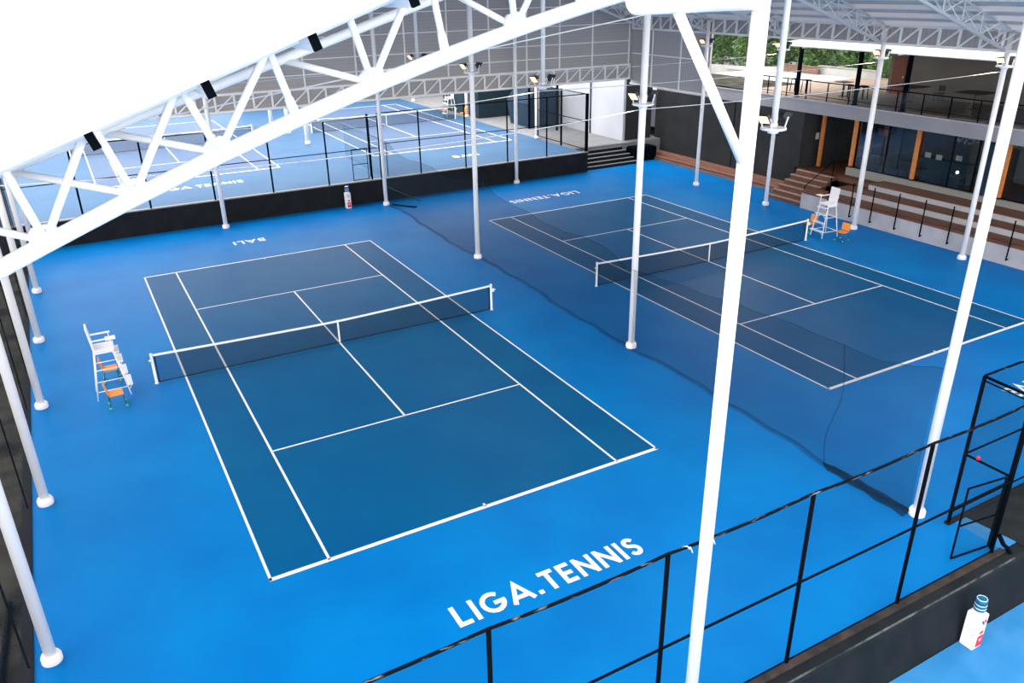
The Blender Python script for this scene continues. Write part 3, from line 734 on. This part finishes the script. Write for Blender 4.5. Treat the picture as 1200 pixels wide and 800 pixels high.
# cage at the corner of the far court
f4 = thing('fence', 'black caged fence run beside the stairs at the back right', 'fence', (24.2,23,HT))
for y in (19.6,22.95,26.3): post(f4, 24.28,y,HT,5.25,.075)
for z in (1.5,3.4,5.2): rail(f4, (24.28,19.6,z),(24.28,26.3,z), .03)
mb = MB(); mb.quad((24.28,19.6,HT),(24.28,26.3,HT),(24.28,26.3,5.2),(24.28,19.6,5.2)); mb.build('wire_mesh', 'cagewire', f4)
for x, y in ((26.0,30.5),(27.4,28.5)): post(f4, x,y,HT,6.2,.10)
# far divider net
fd = thing('divider_net', 'distant pale divider net between the two far courts', 'net', (9.4,30,HT))
mb = MB(); mb.quad((9.5,20.6,HT),(9.5,27.5,HT),(9.5,27.5,3.6),(9.5,20.6,3.6)); 
M['net_far'] = net_mat('net_far', (.01, .08, .16), .30)
mb.build('netting', 'net_far', fd); MB().cyl((9.5,20.6,3.6),(9.5,27.5,3.6), .02, n=6).build('top_cord', 'darkgreen', fd)
MB().cyl((9.9,20.4,HT),(9.9,20.4,3.3), .03, n=6).build('post', 'darkgreen', fd)

# left side netting
ln = thing('side_netting', 'tall dark netting along the left side behind the row of white columns', 'net', (-10.2,0,-.4))
mb = MB(); mb.quad((-10.22,-19.4,-.4),(-10.22,19.4,-.4),(-10.22,19.4,5.6),(-10.22,-19.4,5.6)); mb.build('netting', 'net_left', ln)
for k, y in enumerate([-17.8,-15,-12.1,-9,-6,-3,.05,3.1,6.1,9.2,12.3,15.3,18.3]): MB().cyl((-10.28,y,-.45),(-10.28,y,5.6), .022, n=8).build('post', 'black', ln)
MB().cyl((-10.24,-19.4,5.6),(-10.24,19.4,5.6), .025, n=6).build('top_cord', 'black', ln)
struct('trim_1', MB().box((-10.42,-19.4,-.45),(-10.2,19.4,.04)), 'blackwall')
tag(MB().cyl((-11.0,-13.9,-.38),(-10.75,-9.2,-.38), .06, n=10).build('drain_pipe', 'black'), 'dark pipe lying on the mossy ground outside the left netting', 'pipe')
# dark vegetation mass outside the netting (shrubs growing along it)
def leaves(center, rad, n, size, seed):
    rnd = random.Random(seed); mb = MB()
    for _ in range(n):
        while True:
            p = Vector((rnd.uniform(-1,1), rnd.uniform(-1,1), rnd.uniform(-1,1)))
            if p.length <= 1: break
        p = p.normalized()*(.55+.45*p.length)
        c = Vector(center) + Vector((p.x*rad[0], p.y*rad[1], p.z*rad[2]))
        a = Vector((rnd.uniform(-1,1), rnd.uniform(-1,1), rnd.uniform(-1,1))).normalized(); b = a.orthogonal().normalized()
        s = size*rnd.uniform(.6,1.3)
        mb.add([c-a*s, c+b*s*.5, c+a*s, c-b*s*.5], [(0,1,2,3)])
    return mb
def tree(x, y, z0, h, r, label, m, seed, name='leafy_tree', cat='tree', grp='trees behind the terrace', n=1500, size=.16):
    t = thing(name, label, cat, (x,y,z0), grp)
    MB().tube([(x,y,z0),(x+.1,y,z0+h*.3),(x-.1,y+.1,z0+h*.6),(x,y,z0+h*.8)], .07+.02*h/4, 8).build('trunk', 'bark', t)
    rnd = random.Random(seed); mb = MB()
    for k in range(5):
        c = (x+rnd.uniform(-.3,.3)*r, y+rnd.uniform(-.3,.3)*r, z0+h*(.16+.17*k))
        q = leaves(c, (r*rnd.uniform(.6,.85), r*rnd.uniform(.6,.85), h*.2), n//5, size, seed*10+k)
        mb.add(q.v, q.f)
    mb.build('foliage', m, t)
    return t

# ------------------------------------------------------------------ back right: stairs, white wall, dark boxes
mb = MB(); tr = MB()
for k in range(6):
    z = HT*(k+1)/6; y0 = 19.75+.33*k
    mb.box((24.27,y0,-.3),(28.9-.12*k,21.9,z-.04))
    tr.box((24.27,y0-.0,z-.04),(28.9-.12*k,y0+.20,z-.005))
s1 = struct('stairs', mb, 'blackwall'); tr.build('step_tread', 'pave', s1)
tag(MB().box((28.9,20.2,-.3),(30.9,21.8,.95)).box((29.0,20.3,.95),(30.8,21.7,1.0)).build('planter_box', 'black'), 'black planter box beside the back stairs', 'planter')
ww = struct('wall_back', MB().box((29.0,21.9,.8),(29.2,32,6.6)), 'whitewall')
MB().cyl((28.93,26.1,HT),(28.93,26.1,6.5), .05, n=8).build('wall_pipe', 'navy', ww)
struct('wall_back', MB().box((29.2,21.9,.8),(31.6,22.1,6.6)), 'darkwall')
struct('wall_back', MB().box((29.0,32,.8),(36,34,6.6)).box((31.0,34,.8),(36,60,7)), 'beige')
tag(MB().box((25.0,37.6,HT-.02),(29.6,45,4.6)).box((24.9,37.5,4.6),(29.7,45.1,4.75)).build('equipment_shed', 'darkteal'), 'dark teal box building behind the far right court', 'shed')
struct('wall_back', MB().box((8,56,HT),(31,56.2,5.2)), 'navy')
struct('wall_back', MB().box((24.5,58,5),(50,58.3,12)), 'beige')
mb = MB().prism([(26.2,HT-.02),(28.85,HT-.02),(28.85,4.2),(26.6,4.2),(25.9,3.2)], 30.6, 34.0, 'y')
tag(mb.build('windscreen_panel', 'navy'), 'dark navy screen standing behind the black cage', 'screen')

# ------------------------------------------------------------------ right building
# timber kerb along the dark side wall
kb = struct('wall_right', MB().box((32.0,8.0,-.4),(32.3,21.9,4.76)).box((32.0,7.75,-.4),(38.3,8.0,4.76)), 'darkwall')
for y in (13.6,): MB().box((31.97,y-.02,.3),(32.0,y+.02,4.7)).build('wall_joint', 'black', kb)
MB().box((33.2,7.70,3.05),(33.45,7.75,3.45)).build('switch_box', 'paper', kb)
MB().box((35.0,7.66,1.4),(35.1,7.75,4.7)).build('conduit', 'darkteal', kb)
tk = struct('trim_2', MB().box((30.75,7.5,-.3),(31.4,21.3,.20)).box((31.35,7.5,-.3),(32.0,21.3,.42)), 'timber_pale')
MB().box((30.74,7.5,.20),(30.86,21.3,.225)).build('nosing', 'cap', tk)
# court extension to the kerb
struct('floor', MB().box((29.1,4.5,-.35),(30.76,21.9,-.001)), 'court_outer')
struct('floor', MB().box((24.2,19.5,-.35),(30.76,21.9,-.002)), 'court_outer')
# stairs
PZ = 1.45
mb = MB(); nz = MB()
for k in range(6):
    x0 = 29.35 + .45*k; z = PZ*(k+1)/6
    mb.box((x0,4.75,-.3),(32.2,7.5,z)); nz.box((x0-.01,4.74,z-.05),(x0+.12,7.5,z+.008))
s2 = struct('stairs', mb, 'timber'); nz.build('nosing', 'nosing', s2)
hr = thing('handrail', 'dark slim handrail standing in the timber stairs', 'handrail', (29.6,4.95,0))
MB().cyl((29.6,4.95,.24),(29.6,4.95,1.15), .025, n=8).build('post', 'black', hr); MB().cyl((31.8,4.95,PZ),(31.8,4.95,2.35), .025, n=8).build('post', 'black', hr)
MB().cyl((29.6,4.95,1.15),(31.8,4.95,2.35), .025, n=8).build('rail', 'black', hr)
# platform and grandstand
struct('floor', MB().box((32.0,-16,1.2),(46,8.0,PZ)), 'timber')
Y0, Y1 = -16, 4.7
gs = thing('grandstand', 'three-tier grandstand of timber benches on grey concrete along the right side', 'grandstand', (29.1,0,0))
MB().box((29.12,Y0,-.3),(30.2,Y1,.98)).box((30.19,Y0,-.3),(31.3,3.2,1.30)).box((31.3,Y0,-.3),(32.9,2.0,1.60)).build('concrete_tier', 'concrete', gs)
MB().box((29.07,Y0,.98),(30.10,Y1,1.03)).build('bench_seat', 'timber', gs)
MB().box((29.06,Y0,.88),(29.12,Y1,1.03)).build('bench_fascia', 'timber', gs)
MB().box((30.16,Y0,1.30),(31.22,3.2,1.35)).build('bench_seat', 'timber', gs)
MB().box((31.27,Y0,1.60),(32.6,2.0,1.65)).build('bench_seat', 'timber', gs)
MB().box((32.58,Y0,1.5),(32.9,4.7,1.95)).build('back_kerb', 'stone', gs)
for y in (2.7,1.19,-.13,-1.62,-3.1,-4.58,-6.05,-7.53,-9.0,-10.5):
    b_ = MB().cyl((28.99,y,.25),(29.03,y,2.12), .033, n=8).build('barrier_post', 'black', gs)
    MB().box((28.97,y-.025,.27),(29.12,y+.025,.33)).build('bracket', 'black', b_)
# ground floor facade
yb = [4.4,2.4,.45,-1.5,-2.85,-4.35,-6.4,-8.5,-10.6,-12.7,-15]
k = 0
for a, b in zip(yb, yb[1:]):
    k += 1
    fr = struct('window_%d' % k, MB().box((32.78,b,4.66),(32.86,a,4.76)).box((32.78,b,1.94),(32.86,a,2.0)).box((32.78,a-.06,1.94),(32.86,a,4.76)), 'black')
    mb = MB(); mb.quad((32.82,b,2),(32.82,a,2),(32.82,a,4.7),(32.82,b,4.7)); mb.build('window_pane', 'glass', fr)
YP = -4.45
for y, l in ((7.15,'tall orange post left, in the stair recess'),(4.50,'reddish orange post in the building front beside the recess'),(.45,'orange post in the glazed front behind the grandstand, middle one'),(YP,'orange post in the glazed front, rightmost in view')):
    t = thing('timber_post', l, 'post', (33.1 if y > 6 else 32.68,y,PZ if y > 6 else 1.95), 'orange posts of the building')
    xo = 33.0 if y > 6 else 32.60; zo = PZ+.005 if y > 6 else 1.975
    MB().box((xo,y-.09,zo),(xo+.17,y+.09,4.76)).build('shaft', 'orangepost', t)
    MB().box((xo-.02,y-.11,zo),(xo+.175,y+.11,zo+.06)).build('foot', 'black', t)
# interior of ground floor
struct('wall_right', MB().box((39.0,-16,1.2),(39.2,8,4.76)).box((36.5,4.2,1.2),(36.7,4.6,4.76)), 'darkwall')
struct('wall_right', MB().box((38.8,-16,1.2),(39.0,-1.6,4.7)), 'innerwall')
tag(MB().box((37.9,6.2,3.0),(37.95,6.9,3.35)).box((37.95,6.5,3.1),(39.0,6.6,3.2)).build('wall_sign', 'redcloth'), 'small reddish sign on the dark wall in the stair recess', 'sign')
def cafe_table(x, y, z, lab, top='furn', w=.8, h=.75):
    t = thing('cafe_table', lab, 'table', (x,y,z), 'tables in the building')
    MB().box((x-w/2,y-w/2,z+h-.04),(x+w/2,y+w/2,z+h)).build('table_top', top, t, .01)
    MB().cyl((x,y,z+.03),(x,y,z+h-.04), .035, n=8).build('pedestal', 'furn', t); MB().lathe([(.25,0),(.25,.02),(.05,.05)], (x,y,z), 16).build('foot', 'furn', t)
def cafe_chair(x, y, z, rz, lab, m='furn'):
    t = thing('cafe_chair', lab, 'chair', (x,y,z), 'chairs in the building', rz)
    o = Vector((x,y,z))
    mb = MB()
    for a in (-.19,.19):
        for b in (-.19,.19): MB().cyl(o+Vector((a,b,0)), o+Vector((a*.9,b*.9,.44)), .015, n=6).build('leg', m, t)
    MB().box(o+Vector((-.21,-.21,.44)), o+Vector((.21,.21,.48))).build('seat', m, t, .01)
    MB().box(o+Vector((.17,-.20,.56)), o+Vector((.21,.20,.88))).build('backrest', m, t, .01)
for x, y, l in ((34.6,1.6,'dark table behind the glass left of the middle orange post'),(34.8,-.9,'dark table behind the glass right of the middle orange post'),(34.6,-5.9,'table with a dark red top behind the glass at the right edge')):
    cafe_table(x, y, PZ, l, 'redcloth' if y < -5 else 'furn')
for x, y, rz, l in ((34.5,-3.2,.4,'dark chair behind the glass between the frame and the right columns'),(35.4,-2.2,2.2,'dark chair farther inside behind the glass'),(34.3,-7.0,1.2,'dark chair beside the red-topped table'),(35.0,2.7,2.6,'dark chair behind the leftmost pane')):
    cafe_chair(x, y, PZ, rz, l)
tag(MB().box((36.0,-.6,PZ),(36.6,2.6,PZ+1.05)).box((35.9,-.7,PZ+1.05),(36.7,2.7,PZ+1.1)).build('bar_counter', 'darkteal', None), 'dark teal counter inside the ground floor', 'counter')
for i, (x, y, z) in enumerate(((35.9,1.9,2.75),(35.9,1.2,2.72),(36.2,.2,2.8))):
    tag(MB().box((x,y-.18,z-.14),(x+.03,y+.18,z+.14)).build('counter_card', 'paper'), ['small pale card on the inside counter, leftmost','small pale card on the inside counter, middle','small pale card on the inside counter, rightmost'][i], 'card')
for i, (x, y, z) in enumerate(((34.2,1.55,2.2),(34.4,-1.0,2.35))):
    p = thing('pendant_lamp', ['small round pale lamp glowing behind the glass left of the middle orange post','small round pale lamp glowing behind the glass right of the middle orange post'][i], 'lamp', (x,y,z), 'small round lamps inside')
    MB().lathe([(.01,-.09),(.06,-.06),(.085,0),(.06,.06),(.01,.09)], (x,y,z+.1), 12).build('globe', 'screenglow', p)
    MB().cyl((x,y,z+.19),(x,y,4.7), .008, n=5).build('cord', 'black', p)
tag(leaves((36.5,-2.6,4.1), (.25,.9,.35), 160, .10, 3).build('hanging_plant', 'yellowleaf'), 'yellow green hanging plant behind the upper glass', 'plant')
tag(leaves((36.5,.1,3.75), (.2,.6,.18), 60, .09, 5).build('paper_garland', 'paper'), 'pale crumpled paper decoration hanging behind the glass', 'decoration')

# first floor slab, terrace, upper storey
sl = struct('floor', MB().box((32.0,-16,4.76),(43.0,21.9,5.52)), 'slab')
MB().box((31.96,-16,5.46),(32.1,21.9,5.52)).build('slab_nosing', 'concrete', sl)
MB().box((32.4,-16,5.52),(44.4,13.2,5.56)).build('terrace_decking', 'deck', sl)
uf = struct('wall_right', MB().box((38.0,-16,5.52),(38.2,6.9,8.6)), 'innerwall')
dr = struct('door_1', MB().box((37.93,5.75,5.52),(38.0,6.65,7.75)), 'reddoor'); MB().cyl((37.88,5.85,6.5),(37.93,5.85,6.62), .03, n=8).build('door_handle', 'steel', dr)
struct('ceiling', MB().box((32.2,-16,8.45),(42,10.6,8.62)), 'furn')
cp = thing('eave_canopy', 'bright white sheet canopy edge below the right eave beam', 'canopy', (30,0,8.9))
MB().prism([(28.9,8.72),(31.9,8.88),(31.9,8.94),(28.9,8.78)], -16, 8.0, 'y').build('canopy_sheet', 'canopy', cp)
for y in (-12,-6,-.2,5.8): MB().bar((28.95,y,8.68),(31.9,y,8.84), .06, .06).build('canopy_beam', 'steel', cp)
MB().box((31.88,-16,8.80),(31.98,8.0,8.93)).build('gutter', 'canopy', cp)
for y, l in ((8.9,'leftmost black upright on the terrace edge'),(4.6,'second black upright on the terrace edge'),(-.60+2.1,'third black upright on the terrace edge'),(-3.5,'tall dark upright behind the right-row column')):
    t = thing('terrace_post', l, 'post', (32.35,y,5.52), 'black uprights of the terrace')
    MB().box((32.25,y-.09,5.52),(32.43,y+.09,8.46)).build('shaft', 'black', t)
    MB().box((32.2,y-.14,5.52),(32.48,y+.14,5.58)).build('foot', 'black', t)
tag(MB().box((32.50,-3.66,1.97),(32.76,-3.36,4.76)).build('dark_pilaster', 'navy'), 'dark navy pilaster in the ground floor front', 'pilaster')
rl = thing('balustrade', 'black terrace railing with thin posts along the upper floor edge', 'railing', (32.1,0,5.52))
y = 12.6
while y > -15: MB().bar((32.12,y,5.52),(32.12,y,6.55), .05, .05).build('baluster', 'black', rl); y -= 1.55
MB().bar((32.12,12.6,6.57),(32.12,-15,6.57), .07, .05).build('top_rail', 'black', rl); MB().bar((32.12,12.6,5.75),(32.12,-15,5.75), .03, .03).build('bottom_rail', 'black', rl)
mb = MB(); mb.quad((32.13,5.0,5.6),(32.13,-15,5.6),(32.13,-15,6.5),(32.13,5.0,6.5)); mb.build('glass_panel', 'clearglass', rl)
for x, y, l in ((35.6,3.6,'dark table on the upper floor left of the third upright'),(36.0,-.1,'dark table on the upper floor before the grey wall'),(34.5,7.3,'dark high table on the open terrace')):
    cafe_table(x, y, 5.56, l, w=1.5 if y < 5 else .8, h=.85)
for x, y, l in ((34.0,10.6,'black bar stool on the open terrace, leftmost'),(34.0,9.7,'black bar stool on the open terrace, second'),(34.0,6.5,'black bar stool on the open terrace, third'),(34.2,5.6,'black bar stool on the open terrace, fourth')):
    t = thing('bar_stool', l, 'stool', (x,y,5.56), 'black stools on the terrace')
    for a in (-1, 1):
        for b in (-1, 1): MB().bar((x+a*.2,y+b*.2,5.56),(x+a*.16,y+b*.16,6.3), .035, .035).build('leg', 'black', t)
    MB().box((x-.2,y-.2,6.3),(x+.2,y+.2,6.35)).build('seat', 'black', t)
for x, y, rz, l in ((36.9,2.6,0,'dark chair at the upper floor table, left'),(36.8,-1.6,1.0,'dark chair at the upper floor table, right')): cafe_chair(x, y, 5.56, rz, l)
# garden behind the terrace
gr = struct('ground', MB().box((43.0,-60,2),(56,90,4.7)).box((32.0,21.95,2),(43.0,60,4.7)), 'pave')
struct('hillside', MB().prism([(56,3),(56,4.8),(64,11),(90,19),(90,3)], -60, 120, 'y'), 'leafground')
MB().box((37.0,12.5,5.50),(43.0,21.9,5.555)).build('white_paving', 'wallwhite', sl)
MB().box((32.15,13.2,5.50),(37.0,21.9,5.60)).build('planting_strip', 'moss', sl)
gw = struct('wall_right', MB().prism([(11.5,4.4),(36,4.4),(36,5.2),(24,5.55),(17,6.05),(11.5,6.1)], 43.0, 43.3, 'x'), 'wallwhite')
MB().box((42.96,11.5,6.1),(43.35,16.8,6.16)).build('coping', 'stone', gw)
tag(MB().box((42.6,16.4,5.52),(42.75,20.2,6.05)).box((42.55,16.3,6.05),(42.8,20.3,6.1)).build('timber_screen', 'fencebrown'), 'low brown timber screen on the terrace in front of the trees', 'screen')
tag(MB().box((40.9,20.6,5.5),(41.3,24.5,5.62)).box((41.0,20.9,5.3),(41.2,24.2,5.5)).build('garden_bench', 'wallwhite'), 'long low white bench on the terrace, left of the timber screen', 'bench')
PL = ['leftmost of the front trees','second from the left of the front trees','left of the huge foreground column','right beside the huge foreground column','just right of the thin hanging pole','between the hanging pole and the first upright','beside the second upright','at the right end of the tree view']
for k, y in enumerate((34.5,30.8,27.2,23.6,20.0,16.4,12.8,9.2)):
    tree(46.0+.5*(k%2), y, 4.7, 5.6+.5*(k%3), 1.9, 'green leafy tree beyond the terrace, ' + PL[k], 'leaf' if k % 2 else 'leaf2', 40+k, n=3000, size=.15)
PL2 = ['tall rear tree at the far left of the view','tall rear tree left of the huge column','tall rear tree above the timber screen','tall rear tree behind the second upright','tall rear tree at the right end']
for k, y in enumerate((37,30.3,23.6,16.9,10.2)):
    tree(51.5, y, 4.7, 8.5, 3.3, 'green leafy tree beyond the terrace, ' + PL2[k], 'leaf2' if k % 2 else 'leaf', 60+k, n=3500, size=.24)

# ------------------------------------------------------------------ light
w = bpy.data.worlds.new('world'); scene.world = w; w.use_nodes = True
nt = w.node_tree; bg = nt.nodes['Background']
bg.inputs[0].default_value = (1, .965, .93, 1)
# overcast sky, dimmed high in the south (-y) to darken the near floor, brighter to the west (-x)
tc = nt.nodes.new('ShaderNodeTexCoord'); sx = nt.nodes.new('ShaderNodeSeparateXYZ'); nt.links.new(tc.outputs['Generated'], sx.inputs[0])
def mth(op, a, b):
    n_ = nt.nodes.new('ShaderNodeMath'); n_.operation = op
    for k_, v_ in enumerate((a, b)):
        if isinstance(v_, (int, float)): n_.inputs[k_].default_value = v_
        else: nt.links.new(v_, n_.inputs[k_])
    return n_.outputs[0]
south = mth('MAXIMUM', mth('MULTIPLY', sx.outputs['Y'], -1.0), 0.0)
east = mth('MULTIPLY', sx.outputs['X'], .22)
high = mth('MINIMUM', mth('MAXIMUM', mth('MULTIPLY', mth('SUBTRACT', sx.outputs['Z'], .16), 2.4), 0.0), 1.0)
val = mth('MAXIMUM', mth('SUBTRACT', mth('SUBTRACT', 1.10, mth('MULTIPLY', mth('MULTIPLY', south, high), 1.15)), east), .12)
nt.links.new(mth('MULTIPLY', val, 2.6), bg.inputs[1])

# ------------------------------------------------------------------ camera
cam = bpy.data.cameras.new('camera'); co = bpy.data.objects.new('camera', cam); C.objects.link(co)
P = (-7.5124, -27.1469, 12.2462); yaw, pit, rol, F = .50084, -.42201, -.01775, 939.3
f = Vector((math.sin(yaw)*math.cos(pit), math.cos(yaw)*math.cos(pit), math.sin(pit)))
rt = f.cross(Vector((0,0,1))).normalized(); u = rt.cross(f)
r2 = rt*math.cos(rol) + u*math.sin(rol); u2 = -rt*math.sin(rol) + u*math.cos(rol)
mw = Matrix((r2, u2, -f)).transposed().to_4x4(); mw.translation = Vector(P)
co.matrix_world = mw
cam.sensor_width = 36; cam.lens = F/1200*36; cam.clip_end = 600; cam.clip_start = .05
scene.camera = co
vs = scene.view_settings
vs.view_transform = 'Standard'; vs.look = 'None'; vs.gamma = 1; vs.exposure = .88; vs.use_curve_mapping = False
for o in list(C.objects):
    if '_root' in o.keys(): del o['_root']
